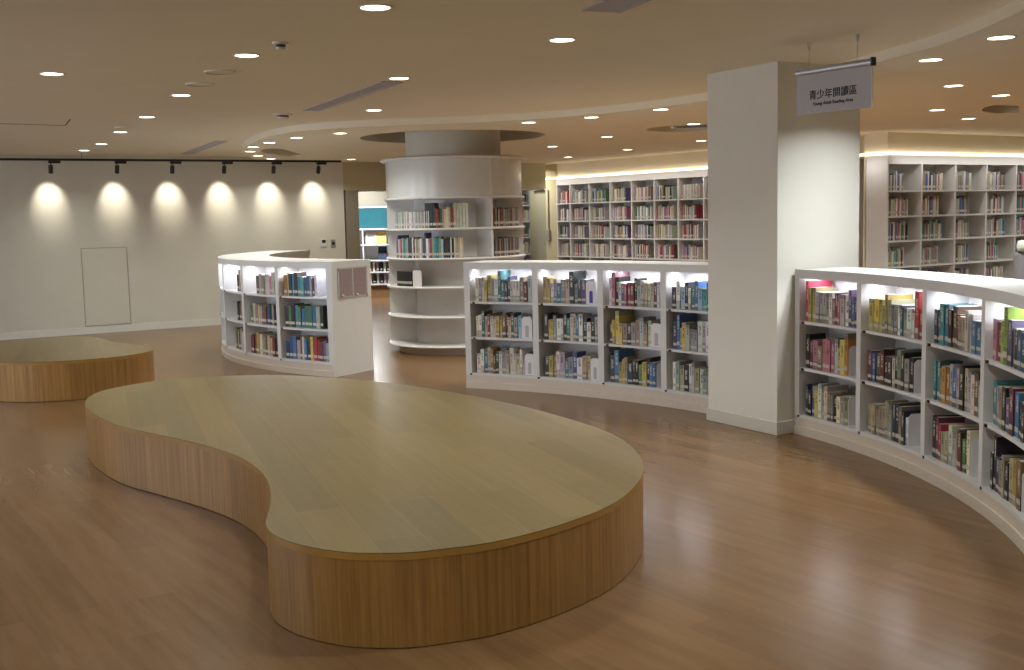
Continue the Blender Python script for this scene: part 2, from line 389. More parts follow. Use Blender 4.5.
# square pillar
p0, p1 = Vector((1.876,7.879)), Vector((1.503,8.534)); e = nA*.862
pp = [tuple(p0), tuple(p0+e), tuple(p1+e), tuple(p1)]
struct(MB().prism(pp, 0, NC+.02).build('pillar', M['pillar'], bevel=.004), 'square cream pillar between the two curved low bookcases', 'pillar')
c = (p0 + p1 + e)/2 + Vector((0,0)); c = (p0 + p1 + p0 + e + p1 + e)/4
out = [tuple(c + (Vector(q)-c)*1 + ((Vector(q)-c).dot(dA)/abs((Vector(q)-c).dot(dA)))*dA*.012 + ((Vector(q)-c).dot(nA)/abs((Vector(q)-c).dot(nA)))*nA*.012) for q in pp]
bs = MB().prism(out, 0, .094)
struct(bs.build('baseboard_pillar', M['base'], bevel=.003), 'pale baseboard around the foot of the square pillar', 'baseboard')

# round pillar through the ceiling opening
struct(MB().lathe([(.573,2.31),(.573,TOP+.02)], (CC[0],CC[1],0), 64).build('pillar_round', M['ceil'], smooth=True), 'round tan column rising through the ceiling ring', 'column')

# ------------------------------------------------------------------ books
def unit(name, boxes):
    mb = MB()
    for lo, hi in boxes: mb.box(lo, hi)
    me = bpy.data.meshes.new(name); me.from_pydata(mb.v, [], mb.f); return me
ME_SOFT = unit('paperback_cover', [((0,0,0),(.07,1,1)), ((.93,0,0),(1,1,1)), ((.07,0,0),(.93,.02,1))])
ME_HARD = unit('hardback_cover', [((0,0,0),(.09,1,1)), ((.91,0,0),(1,1,1)), ((.09,0,0),(.91,.025,1))])
ME_PAGE = unit('page_block', [((.075,.025,.004),(.925,.97,.996))])
ME_PAGEH = unit('page_block_h', [((.095,.03,.02),(.905,.96,.975))])
ME_LAB = unit('spine_label', [((.06,-.007,.12),(.94,-.001,.225))])
for me in (ME_SOFT, ME_HARD): me.materials.append(M['cover'])
for me in (ME_PAGE, ME_PAGEH): me.materials.append(M['paper'])
ME_LAB.materials.append(M['label'])
BOOKS = []
def make_book(kind):
    o = bpy.data.objects.new('book', ME_HARD if kind else ME_SOFT)
    pg = bpy.data.objects.new('pages', ME_PAGEH if kind else ME_PAGE); pg.parent = o
    lb = bpy.data.objects.new('spine_label', ME_LAB); lb.parent = o
    return o
PROTO = [make_book(0), make_book(1)]
def place_book(Mt, t, d, h, colhex, hard, label, group):
    src = PROTO[hard]
    o = src.copy(); COL.objects.link(o)
    for ch in list(src.children):
        k = ch.copy(); k.parent = o; COL.objects.link(k)
    o.matrix_world = Mt @ Matrix.Diagonal((t, d, h, 1))
    o.color = lin(colhex)
    tag(o, label, 'book', group); BOOKS.append(o)
    return o
ORD = ['', 'first','second','third','fourth','fifth','sixth','seventh','eighth','ninth','tenth','eleventh','twelfth','thirteenth','fourteenth','fifteenth','sixteenth','seventeenth','eighteenth','nineteenth','twentieth']
def jit(hx, r, a=.16):
    v = [int(hx[i:i+2], 16) for i in (1, 3, 5)]; f = 1 + r.uniform(-a, a); g = sum(v)/3; v = [.66*x + .34*(.5*g + 58) for x in v]
    return '#%02x%02x%02x' % tuple(max(8, min(245, int(x*f + r.uniform(-10, 10)))) for x in v)
STUFF = MB()
def stuff_book(Mt, t, d, h, colhex, lab=True):
    c = lin(colhex); pg = lin('#d6cfbf')
    STUFF.box((0,0,0), (t,d,h), Mt, [c, pg, c, c, c, c])
    if lab and h > .12:
        STUFF.box((t*.08,-.0015,.03), (t*.92,0,.058), Mt, lin('#c8c2b8'))
def bookend(Mt, label, group, h=.2, d=.16, arch=False, colr='whitemetal'):
    o = thing('bookend', label, 'bookend', group=group); o.matrix_world = Mt
    pts = [(0,0),(d,0),(d,h-.02),(d-.02,h),(.02,h),(0,h-.02)]
    mb = MB()
    n = len(pts); vs = [(0,y,z) for y,z in pts] + [(.004,y,z) for y,z in pts]
    mb.add(vs, [tuple(range(n)), tuple(range(n,2*n))[::-1]] + [(i, n+i, n+(i+1)%n, (i+1)%n) for i in range(n)])
    mb.build('upright_plate', M[colr], o, bevel=.001)
    MB().box((.004,.02,0), (.05,d-.02,.0012)).build('foot_plate', M[colr], o)
    return o
def faceplate(Mt, label, group, w=.1, h=.2, hole=None):
    """bookend whose broad plate faces the reader, with an arched cut-out"""
    o = thing('bookend', label, 'bookend', group=group); o.matrix_world = Mt
    n = 10; out = [(0,0),(w,0),(w,h-.02),(w-.02,h),(.02,h),(0,h-.02)]
    mb = MB(); k = len(out)
    mb.add([(x,0,z) for x,z in out] + [(x,.003,z) for x,z in out], [tuple(range(k)), tuple(range(k,2*k))[::-1]] + [(i, k+i, k+(i+1)%k, (i+1)%k) for i in range(k)])
    mb.build('upright_plate', M['whitemetal'], o)
    if hole:
        aw = w*.34; ah = h*.6; pts = [(w/2-aw/2, .012)] + [(w/2 - aw/2*cos(pi*i/n), ah - aw/2 + aw/2*sin(pi*i/n)) for i in range(n+1)] + [(w/2+aw/2, .012)]
        k = len(pts); mb = MB()
        mb.add([(x,-.002,z) for x,z in pts] + [(x,-.0002,z) for x,z in pts], [tuple(range(k)), tuple(range(k,2*k))[::-1]] + [(i, k+i, k+(i+1)%k, (i+1)%k) for i in range(k)])
        mb.build('arched_insert', M[hole], o)
    MB().box((.01,.003,0), (w-.01,.09,.0012)).build('foot_plate', M['whitemetal'], o)
    return o

def cell(pl, pr, z, spec, shelfname, bayname, group, seed, inset=.012, fill=None, stuff=False, hmin=.17, hmax=.245, end=None, gap0=.03, names=None):
    """one shelf of books between two front corners pl -> pr (left to right for the reader)"""
    r = random.Random(seed)
    pl, pr = Vector(pl), Vector(pr); d = pr - pl; w = d.length
    Mf = frame(pl.x, pl.y, z + .0015, d.x, d.y)
    n = len(spec); avail = w - gap0 - .012 if fill is None else w*fill - gap0
    ts = [r.uniform(.7, 1.35) for _ in range(n)]
    sc = avail / sum(ts); ts = [min(.062, max(.010, t*sc)) for t in ts]
    x = gap0; run_h = None; prevc = None
    for i, ch in enumerate(spec):
        nm, hx = PAL[ch.lower()]
        if ch == prevc and run_h and r.random() < .6: h, dp = run_h
        else: h = r.uniform(hmin, hmax); dp = r.uniform(.13, .175)
        if ch.isupper(): h = .283; dp = .20
        run_h = (h, dp); prevc = ch
        t = ts[i] - .0016
        y = inset + r.uniform(0, .014)
        Mt = Mf @ Matrix.Translation((x, y, 0))
        lean = r.uniform(-.015, .015) if r.random() < .0 else 0
        cx = jit(hx, r)
        if stuff: stuff_book(Mt, t, dp, h, cx)
        else:
            size = 'thick ' if t > .045 else 'thin ' if t < .02 else ''
            if ch.isupper(): size = 'tall '
            lab = '%s%s book %s from left %s shelf %s' % (size, nm, ORD[i+1], shelfname, bayname)
            place_book(Mt, t, dp, h, cx, 1 if r.random() < .4 else 0, lab, group)
        x += ts[i]
    if end and not stuff:
        x += .004
        if end == 'plate':
            bookend(Mf @ Matrix.Translation((x, .02, 0)), 'white steel bookend at the end of the %s shelf %s' % (shelfname, bayname), 'bookends on the low shelves', d=.17)
        else:
            pw = min(.105, w - x - .006)
            faceplate(Mf @ Matrix.Translation((x, .015, 0)), 'white bookend with %s arch on the %s shelf %s' % ('a purple' if end == 'purple' else 'a grey', shelfname, bayname), 'bookends on the low shelves', w=pw, hole=end)
    return x

# ------------------------------------------------------------------ curved low bookcases
SH = [.144, .483, .815]
HT = 1.18
def arc_case(name, label, c, rf, rb, angs, ext, inner_back, halfang, tagdark=True):
    """angs: divider centre angles from the reader's left; ext: last angle of the body; rf front, rb rear radius"""
    o = thing(name, label, 'bookcase', (0,0,0))
    s = 1 if rb > rf else -1
    a0, a1 = angs[0], ext
    sg = 1 if a1 > a0 else -1
    MB().sector(c, rf + s*.004, rb, a0 - sg*halfang, a1, .062, SH[0]-.022).build('plinth', M['plinth'], o)
    MB().sector(c, rf - s*.006, rb, a0 - sg*halfang, a1, 0, .062).build('kick_board', M['plinth'], o)
    MB().sector(c, rf, rb, a0 - sg*halfang, a1, HT-.062, HT).build('top', M['white'], o)
    MB().sector(c, inner_back, inner_back + s*.02, a0, a1, SH[0], HT-.062).build('back_panel', M['white'], o)
    bb = MB().sector(c, rf, rb, a0 - sg*halfang, a1, SH[0]-.022, SH[0]).build('bottom_board', M['white'], o)
    for i, a in enumerate(angs):
        MB().sector(c, rf + s*.001, inner_back if 0 < i else rb - s*.02, a-halfang, a+halfang, SH[0], HT-.062, 2).build('divider', M['white'], o)
    for i in range(len(angs) - 1):
        b0, b1 = angs[i] + sg*halfang, angs[i+1] - sg*halfang
        brd = {SH[0]: bb}
        for z in SH[1:]:
            brd[z] = MB().sector(c, rf + s*.008, inner_back, b0, b1, z-.02, z).build('shelf', M['white'], o)
        m = (b0 + b1)/2; f = .97
        MB().sector(c, rf + s*.085, rf + s*.105, m - (b1-b0)*f/2, m + (b1-b0)*f/2, HT-.064, HT-.062).build('led_strip', M['led'], o)
        for z in SH:
            aa = b0 - sg*halfang*.6 if z == SH[0] else b0 + sg*.28
            zz = z - .019
            aw = .022/rf*180/pi
            MB().sector(c, rf - s*.002, rf + s*(.0005 if z == SH[0] else .0075), aa, aa + sg*aw, zz, zz+.016, 1).build('shelf_tag', M['tagdark'], brd[z])
    return o
def P(c, r, a): return (c[0] + r*cos(radians(a)), c[1] + r*sin(radians(a)))
def led_light(pos, rz, length, power):
    l = bpy.data.lights.new('shelf_led', 'AREA'); l.shape = 'RECTANGLE'; l.size = length; l.size_y = .015
    l.energy = power; l.color = (.90, .91, 1.0)
    ob = bpy.data.objects.new('shelf_led_light', l); COL.objects.link(ob)
    ob.location = pos; ob.rotation_euler = (0, 0, rz)
    return ob
LED_W = 1.9
def leds(c, rf, s, angs, ha, n=None):
    for i in range(len(angs) - 1 if n is None else n):
        b0, b1 = angs[i], angs[i+1]; m = (b0+b1)/2
        p = P(c, rf + s*.115, m); L = abs(b1-b0)*pi/180*rf*.85
        led_light((p[0], p[1], HT-.066), radians(m) + pi/2, L, LED_W)

# --- right of the pillar
RC, RR = (-2.43, 5.973), 4.865
RA = [23.62, 15.4, 6.25, -2.7, -11.4, -20.2]
arc_case('curved_bookcase', 'long curved white low bookcase right of the square pillar', RC, RR, RR+.45, RA, -20.5, RR+.26, .29)
leds(RC, RR, 1, RA, .16)
RBOOKS = [
 [('Ryyeeeewfmfwwpbp', .97, None), ('kmfdfffwdyO', .80, 'plate'), ('nkbyweidekied', .80, 'plate')],
 [('yyyydyieewtewwRr', .93, None), ('mbumkkwkekek', .80, 'plate'), ('dddddddeenndnw', .72, 'plate')],
 [('nnttkukddwwbbb', .97, None), ('ttdooebwkdwiuw', .95, None), ('kmrddiwdugki', .76, 'plate')],
 [('fmlLpwkbnw', .92, None), ('tedkpmbkke', .92, None), ('kKnddkdyku', .74, 'plate')]]
SHN = ['top', 'middle', 'bottom']
for b in range(4):
    pl = P(RC, RR+.018, RA[b]-.36); pr = P(RC, RR+.018, RA[b+1]+.36)
    for k, (sp, fl, en) in enumerate(RBOOKS[b]):
        cell(pl, pr, SH[2-k], sp, SHN[k], '%s bay right of pillar' % ORD[b+1], 'books on the low curved shelves', 100+b*10+k, fill=fl, end=en)

# --- left of the pillar
MC, MR = (-2.539, 5.883), 5.023
MA = [64.95, 56.75, 48.8, 41.07, 34.6]
arc_case('curved_bookcase', 'curved white low bookcase left of the square pillar', MC, MR, MR+.45, MA, 34.35, MR+.26, .34)
leds(MC, MR, 1, MA, .24)
MBOOKS = [
 [('iewyyewTtnnwwwdmw', .97, None), ('iwgiriiyyuriges', .80, 'grey'), ('iwbioukwedwidwe', .84, 'grey')],
 [('yywebedKenp', .78, 'purple'), ('kyyewwktiibwnwni', .97, None), ('kydwetebwdd', .84, 'grey')],
 [('wFkwpfrrkwwiidmw', .95, None), ('kyYydkedwdi', .80, 'grey'), ('nByydnkkgykbb', .88, 'plate')],
 [('nwskwtbstte', .97, None), ('nBeyweewwwe', .97, None), ('wedkwidwede', .97, None)]]
for b in range(4):
    pl = P(MC, MR+.018, MA[b]-.42); pr = P(MC, MR+.018, MA[b+1]+.42)
    nb = 4 - b
    for k, (sp, fl, en) in enumerate(MBOOKS[b]):
        cell(pl, pr, SH[2-k], sp, SHN[k], '%s bay left of pillar' % ORD[nb], 'books on the low curved shelves', 300+b*10+k, fill=fl, end=en if en != 'grey' else 'slot')

# --- free-standing curved case at the left
LCn, LR = (.37, 14.81), 4.095
LA = [-201, -189.8, -178.7, -167.6, -156.5, -145.3, -134.2, -122.9]
lcase = arc_case('curved_bookcase', 'curved white low bookcase with a notice on its end panel', LCn, LR, LR-.62, LA, -122.6, LR-.27, .4)
MB().sector(LCn, LR-.001, LR-.62, -122.6, -122.25, 0, HT).build('end_panel', M['white'], lcase)
MB().sector(LCn, LR-.27, LR-.62, -201, -200.4, SH[0], HT-.062).build('end_panel', M['white'], lcase)
MB().sector(LCn, LR-.60, LR-.62, -201, -122.6, SH[0], HT-.062).build('inner_panel', M['white'], lcase)
for i in (3, 4, 5, 6):
    m = (LA[i]+LA[i+1])/2; p = P(LCn, LR-.115, m)
    led_light((p[0], p[1], HT-.066), radians(m)+pi/2, .68, LED_W)
LBOOKS = {4: ['kd', 'kudui', 'uikdi'], 5: ['uedwwfw', 'giddeuubkek', 'rmuyidudimk'], 6: ['oynbkttbbsmw', 'kgktgbgtbek', 'nbbwuibnyrrmpe']}
LFILL = {4: [(.55,.45),(.5,.48),(.35,.6)], 5: [(.3,.6),(.05,.9),(.02,.95)], 6: [(.02,.72),(.02,.85),(.02,.95)]}
for b, rows in LBOOKS.items():
    pl = P(LCn, LR-.03, LA[b]+.5); pr = P(LCn, LR-.03, LA[b+1]-.5); w = hypot(pr[0]-pl[0], pr[1]-pl[1])
    for k, sp in enumerate(rows):
        g, f = LFILL[b][k]
        cell(pl, pr, SH[2-k], sp, '', '', '', 500+b*10+k, stuff=True, gap0=g*w+.01, fill=min(.97, g+f), hmin=.19, hmax=.25)

# ------------------------------------------------------------------ round bookcase
rb = thing('round_bookcase', 'tall round white bookcase wrapped around the column', 'bookcase', (CC[0], CC[1], 0))
RZ = [.115, .46, .806, 1.138, 1.482, 1.84]
MB().lathe([(.3,0),(.72,0),(.72,.08),(.3,.08)], n=72).build('plinth', M['plinth'], rb, smooth=True)
def disc(z, r, t=.028):
    rr = t/2; pr_ = [(.45, z-t)] + [(r-rr+rr*sin(a), z-rr-rr*cos(a)) for a in [i*pi/8 for i in range(9)]] + [(.45, z)]
    return MB().lathe(pr_, n=96)
for z in RZ: disc(z, .85).build('shelf', M['white'], rb, smooth=True)
disc(2.305, .885, .036).build('top', M['white'], rb, smooth=True)
MB().lathe([(.50,.08),(.50,2.27)], n=72).build('back_panel', M['white'], rb, smooth=True)
MB().lathe([(.6,1.84),(.815,1.84),(.815,2.27),(.6,2.27)], n=96).build('upper_drum', M['whitegloss'], rb, smooth=True)
for a in (-56, -176, 64, 1):
    mb = MB(); Ma = Matrix.Rotation(radians(a), 4, 'Z')
    mb.box((.5,-.014,.08), (.822,.014,2.27), Ma)
    mb.build('divider', M['white'], rb)
def ring_books(z, a0, a1, sizes, cols, seed, hr=(.2,.25), r=.79):
    rr = random.Random(seed); a = a0; i = 0
    while a < a1:
        t = rr.uniform(*sizes); h = rr.uniform(*hr); da = math.degrees(t/r)
        ch = cols[i % len(cols)]; i += 1
        am = radians(a + da/2)
        u = Vector((-sin(am), cos(am)))           # to the reader's right
        pos = Vector((CC[0] + r*cos(am), CC[1] + r*sin(am))) - u*t/2
        Mt = frame(pos.x, pos.y, z + .001, u.x, u.y)
        stuff_book(Mt, t*.86, .15, h if ch.islower() else h+.05, jit(PAL[ch.lower()][1], rr, .12))
        a += da
F0 = -87.2
ring_books(1.482, F0-64, F0-22, (.016,.024), 'eweewweweew', 1, (.19,.20))
ring_books(1.482, F0-26, F0-19, (.03,.035), 'k', 11, (.28,.29))
ring_books(1.482, F0-18, F0-2, (.02,.028), 'urkgdiid', 2, (.21,.235))
ring_books(1.482, F0-1, F0+9, (.03,.04), 'iw', 3, (.275,.28))
ring_books(1.138, F0-64, F0+5, (.016,.03), 'ipPwfmetteskmnwkidiw', 4, (.21,.245))
ring_books(.806, F0-64, F0-42, (.018,.022), 'k', 5, (.17,.175))
ring_books(1.482, F0+35, F0+75, (.016,.024), 'uekdcumde', 6, (.20,.22))
ring_books(1.138, F0+35, F0+75, (.016,.024), 'ceukdcuke', 7, (.20,.22))
am = radians(F0-36); u = Vector((-sin(am), cos(am)))
faceplate(frame(CC[0]+.79*cos(am)-u.x*.06, CC[1]+.79*sin(am)-u.y*.06, .807, u.x, u.y), 'white bookend beside the black books on the round bookcase', None, w=.13, h=.19)

# ------------------------------------------------------------------ tall bookcase runs at the back
TZ = [.17, .505, .84, 1.175, 1.49, 1.815]
TT = 2.15
def straight_case(name, label, F, s0, s1, divs, depth, flip, topz=2.262):
    o = thing(name, label, 'bookcase')
    def q(a, b, y0, y1, z0, z1, nm, m=M['white']):
        return MB().prism([F(a,y0), F(b,y0), F(b,y1), F(a,y1)], z0, z1).build(nm, m, o)
    q(s0, s1, .02, depth, 0, .1, 'plinth', M['plinth'])
    q(s0, s1, 0, depth, TT, topz, 'top')
    q(s0, s1, depth-.02, depth, .1, TT, 'back_panel')
    for d in divs: q(d-.012, d+.012, 0, depth-.02, .1, TT, 'divider')
    for i in range(len(divs)-1):
        for z in TZ: q(min(divs[i],divs[i+1])+.012, max(divs[i],divs[i+1])-.012, .004, depth-.02, z-.022, z, 'shelf')
    return o
divA = [3.96, 3.55, 2.97, 2.37, 1.78, 1.19, .6, 0, -.6, -1.2, -1.8, -2.4, -3.0]
straight_case('tall_bookcase', 'long tall white bookcase run behind the pillar and low shelves', Ap, 3.972, -3.012, divA, .33, 1)
divB = [.012, .69, 1.40, 2.09, 2.78, 3.47, 4.16]
straight_case('tall_bookcase', 'tall white bookcase run at the far right', Bp, 0, 4.172, divB, .33, 1)
MB().prism([Ap(4.3,-.02), Ap(-2.6,-.02), Ap(-2.6,.02), Ap(4.3,.02)], 2.268, 2.30).build('cove_light', M['ledwarm'])
MB().prism([Bp(-.02,.6), Bp(-.02,-.02), Bp(8,-.02), Bp(8,.02), Bp(.02,.02), Bp(.02,.6)], 2.268, 2.30).build('cove_light', M['ledwarm'])
def cove(F, s0, s1, power):
    l = bpy.data.lights.new('cove_led', 'AREA'); l.shape = 'RECTANGLE'; l.size = abs(s1-s0); l.size_y = .03; l.energy = power; l.color = (1, .98, .93)
    o = bpy.data.objects.new('cove_led_light', l); COL.objects.link(o); a, b = Vector(F(s0, -.16)), Vector(F(s1, -.16)); m = (a+b)/2
    o.location = (m.x, m.y, 2.262); o.rotation_euler.z = atan2((b-a).y, (b-a).x)
cove(Ap, 3.9, -2.6, 12); cove(Bp, .1, 6.5, 15)
l = bpy.data.lights.new('cove_led', 'AREA'); l.shape = 'RECTANGLE'; l.size = .03; l.size_y = .5; l.energy = 1.5; l.color = (1, .98, .93)
o = bpy.data.objects.new('cove_led_light', l); COL.objects.link(o); o.location = (*Bp(-.20, .25), 2.262); o.rotation_euler.z = atan2(dB.y, dB.x)
cvs = [o for o in bpy.data.objects if o.name.startswith('cove_light')]
tag(cvs[0], 'glowing strip light along the bookcase top behind the pillar', 'light strip'); tag(cvs[1], 'glowing strip light along the bookcase top at far right', 'light strip')
redcols = 'wrwfewmiwdwrewpwiewudwf'; mixcols = 'wibdewkfibdeuwwtpde'
for i in range(len(divA)-1):
    for j, z in enumerate(TZ[1:]):
        r = random.Random(900+i*7+j)
        pl_, pr_ = Ap(divA[i]-.02, .02), Ap(divA[i+1]+.02, .02)
        n = 17 if i else 11
        cols = redcols if r.random() < .75 else 'ydbwwegpwekw'
        cell(pl_, pr_, z, ''.join(r.choice(cols) for _ in range(n)), '', '', '', 900+i*7+j, stuff=True, fill=r.uniform(.66,.82), hmin=.19, hmax=.24)
for i in range(5):
    for j, z in enumerate(TZ[1:]):
        r = random.Random(1300+i*7+j)
        cell(Bp(divB[i]+.02,.02), Bp(divB[i+1]-.02,.02), z, ''.join(r.choice(mixcols) for _ in range(15)), '', '', '', 1300+i*7+j, stuff=True, fill=r.uniform(.5,.72), hmin=.19, hmax=.25)
# far bookcase seen through the opening behind the round column
F0p = Vector((-.35, 22.1))
def Fp(s, off=0): p = F0p + wd*s + wn*off; return (p.x, p.y)
straight_case('tall_bookcase', 'narrow far bookcase glimpsed through the opening behind the column', Fp, -.5, .97, [-.488,.23,.958], .33, 1)
for i, (a, b) in enumerate(((-.47,.21),(.25,.94))):
    for j, z in enumerate(TZ[1:]):
        r = random.Random(1500+i*9+j)
        cell(Fp(a,.02), Fp(b,.02), z, ''.join(r.choice('fwewdgydwruke') for _ in range(16)), '', '', '', 1500+i*9+j, stuff=True, fill=.9, hmin=.19, hmax=.24)

# ------------------------------------------------------------------ display rack in the room beyond
dk = thing('display_rack', 'white magazine display rack seen through the doorway', 'rack', (0,0,0))
def D_(x0, x1, y0, y1, z0, z1, nm, m, par=dk, M4=None): return MB().box((x0,y0,z0),(x1,y1,z1)).build(nm, m, par)
D_(-3.75,-2.0,23.05,23.45,0,.25,'plinth',M['brownpanel'])
D_(-3.75,-2.0,23.42,23.45,.25,1.41,'back_panel',M['white'])
for z in (.25,.50,.74,1.06,1.385): D_(-3.75,-2.0,23.0,23.42,z,z+.025,'shelf',M['white'])
for x in (-3.75,-3.02,-2.02): D_(x,x+.02,23.01,23.42,.275,1.385,'divider',M['white'])
g = thing('glass_screen', 'teal tinted glass screen above the magazine rack', 'screen')
MB().box((-3.72,23.2,1.412),(-2.03,23.215,1.83)).build('pane', M['teal'], g)
MB().box((-3.75,23.18,1.832),(-2.0,23.24,1.86)).build('rail', M['white'], g)
def mag(x, z, w, h, m, label):
    o = thing('magazine', label, 'magazine', (x, 23.08, z + .005))
    Mx = Matrix.Rotation(radians(-14), 4, 'X')
    MB().box((0,0,0),(w,.012,h), Mx).build('cover', m, o)
    MB().box((w*.15,-.002,h*.62),(w*.85,-.0005,h*.8), Mx).build('cover_print', M['grey'], o)
mag(-3.12+.16, 1.087, .21, .24, M['whitepaper'], 'white magazine on the display rack beyond the doorway')
mag(-2.74, 1.087, .2, .25, M['yellowpaper'], 'yellow magazine on the display rack beyond the doorway')
mag(-3.3, .767, .22, .27, M['whitepaper'], 'white magazine low on the rack beside the jamb')
dv = thing('tablet_stand', 'dark blue tilted tablet on the rack beyond the doorway', 'tablet', (-2.72, 23.1, .774))
MB().box((0,0,0),(.18,.012,.28), Matrix.Rotation(radians(-20),4,'X')).build('screen', M['screen'], dv)
MB().box((.03,.016,-.006),(.15,.12,.004)).build('foot', M['grey'], dv)
for k in range(9):
    stuff_book(Matrix.Translation((-2.985+k*.075, 23.1, .5265)), .045, .15, .19, jit(PAL['kdiekwkdu'[k]][1], RND))
    stuff_book(Matrix.Translation((-2.985+k*.075, 23.1, .2765)), .05, .15, .2, jit(PAL['kwkwkewkd'[k]][1], RND))
so = STUFF.build('books', M['stuffbooks'])
tag(so, 'many small books on the round, left and far bookcases', 'books', kind='stuff')

# ------------------------------------------------------------------ platforms
def platform(name, label, pts, h=.37):
    pts = smooth(pts, 5, True)
    a = sum(pts[i][0]*pts[(i+1)%len(pts)][1] - pts[(i+1)%len(pts)][0]*pts[i][1] for i in range(len(pts)))
    if a < 0: pts = pts[::-1]
    c = Vector((sum(p[0] for p in pts)/len(pts), sum(p[1] for p in pts)/len(pts)))
    loc = [(p[0]-c.x, p[1]-c.y) for p in pts]
    o = thing(name, label, 'platform', (c.x, c.y, 0))
    MB().prism(loc, h-.004, h).build('top', M['oaktop'], o)
    n = len(loc)
    def off(k, d):
        p, q = Vector(loc[k-1]), Vector(loc[(k+1)%n]); t = (q-p).normalized(); return (loc[k][0]-t.y*d, loc[k][1]+t.x*d)
    inn = [off(k, .002) for k in range(n)]
    mb = MB(); vs = [(x,y,.004) for x,y in inn] + [(x,y,h-.005) for x,y in inn]
    mb.add(vs, [(i,(i+1)%n,n+(i+1)%n,n+i) for i in range(n)])
    s = mb.build('side', M['oakside'], o, smooth=True)
    uv = s.data.uv_layers.new(name='UVMap'); L = [0]
    for i in range(n): L.append(L[-1] + (Vector(loc[(i+1)%n])-Vector(loc[i])).length)
    for p in s.data.polygons:
        i = p.index
        for li, (u, v) in zip(p.loop_indices, ((L[i],0),(L[i+1],0),(L[i+1],h),(L[i],h))): uv.data[li].uv = (u, v)
    MB().add([(x,y,h-.03) for x,y in loc] + [(x,y,h-.004) for x,y in loc], [(i,(i+1)%n,n+(i+1)%n,n+i) for i in range(n)]).build('edge_band', M['oakband'], o, smooth=True)
    inn2 = [off(k, .02) for k in range(n)]
    MB().prism(inn2, 0, .02).build('base', M['black'], o)
    return o
PLAT = [(-2.973,7.683),(-3.052,7.947),(-3.078,8.222),(-3.011,8.466),(-2.863,8.702),(-2.632,8.857),(-2.352,8.947),(-2.003,8.960),(-1.7,8.866),(-1.355,8.675),(-0.889,8.329),(-0.58,8.009),(-0.202,7.554),(0.118,7.091),(0.407,6.55),(0.544,6.215),(0.612,5.917),(0.637,5.595),(0.626,5.363),(0.579,5.103),(0.486,4.826),(0.366,4.599),(0.185,4.38),(0.013,4.225),(-0.139,4.127),(-0.271,4.08),(-0.389,4.045),(-0.508,4.044),(-0.631,4.063),(-0.762,4.128),(-0.879,4.222),(-0.97,4.34),(-1.022,4.47),(-1.045,4.601),(-1.075,4.801),(-1.15,5.138),(-1.261,5.452),(-1.432,5.777),(-1.665,6.076),(-1.94,6.353),(-2.168,6.558),(-2.432,6.809),(-2.69,7.16),(-2.853,7.433)]
platform('wooden_platform', 'large kidney shaped oak seating platform in the foreground', PLAT)
SPLAT = [(-5.60,11.55),(-5.451,11.95),(-5.30,12.332),(-5.03,12.50),(-4.70,12.42),(-4.46,12.153),(-4.193,11.758),(-3.812,11.424),(-3.607,11.142),(-3.527,10.906),(-3.565,10.672),(-3.704,10.451),(-3.90,10.305),(-4.149,10.20),(-4.458,10.16),(-4.713,10.228),(-5.0,10.40),(-5.3,10.72),(-5.52,11.10)]
platform('wooden_platform', 'smaller kidney shaped oak platform near the spotlit wall', SPLAT)

# ------------------------------------------------------------------ hanging sign
SC = Vector((1.981, 6.911)); sdir = Vector((.5495, -.8355))    # reader's left -> right
sg = thing('hanging_sign', 'grey hanging sign with black Chinese lettering by the square pillar', 'sign', (SC.x, SC.y, 2.187), atan2(sdir.y, sdir.x))
Ws = .575
MB().box((-Ws/2,-.003,0),(Ws/2,.003,.25)).build('panel', M['signface'], sg)
MB().box((Ws/2,-.0032,0),(Ws/2+.004,.0032,.25)).build('edge_strip', M['white'], sg)
rail = MB()
n = 10; prof = [(-.016+.0*k, 0) for k in range(0)]
ys = [(.014*cos(a), .262+.022*sin(a)) for a in [2*pi*k/12 for k in range(12)]]
vs = [(-Ws/2-.004, y, z) for y, z in ys] + [(Ws/2+.002, y, z) for y, z in ys]
rail.add(vs, [tuple(range(12))[::-1], tuple(range(12,24))] + [(i,(i+1)%12,12+(i+1)%12,12+i) for i in range(12)])
rl = rail.build('rail', M['alu'], sg, smooth=True)
MB().box((Ws/2+.002,-.018,.238),(Ws/2+.016,.018,.288)).build('end_cap', M['black'], rl, bevel=.002)
for x in (-.19, .18):
    wr = MB().tube((x,0,.282),(x,0,NC-2.187-.03),.0012,6).build('wire', M['grey'], sg)
    MB().lathe([(.0005,-.045),(.004,-.045),(.011,-.004),(.014,0)], (x,0,NC-2.187), 14).build('ceiling_mount', M['alu'], wr, smooth=True)
def text(body, size, z, width, par):
    cu = bpy.data.curves.new('lettering', 'FONT'); cu.body = body; cu.size = size; cu.align_x = 'CENTER'; cu.extrude = .0006; cu.offset = .0005 if size > .03 else .0003
    t = bpy.data.objects.new('lettering', cu); COL.objects.link(t)
    dg = bpy.context.evaluated_depsgraph_get(); dg.update()
    me = bpy.data.meshes.new_from_object(t.evaluated_get(dg)); bpy.data.objects.remove(t)
    xs = [v.co.x for v in me.vertices]; k = width/(max(xs)-min(xs)); x0 = (max(xs)+min(xs))/2
    ys_ = [v.co.y for v in me.vertices]; y0 = min(ys_)
    for v in me.vertices: v.co = ((v.co.x-x0)*k, -.0042 - v.co.z, (v.co.y-y0) * (k if size > .03 else k) + z)
    me.materials.clear(); me.materials.append(M['ink'])
    o = bpy.data.objects.new('lettering', me); COL.objects.link(o); o.parent = par
    return o
text('\u9752\u5c11\u5e74\u95b1\u8b80\u5340', .06, .086, .365, sg)
text('Young Adult Reading Area', .024, .043, .312, sg)

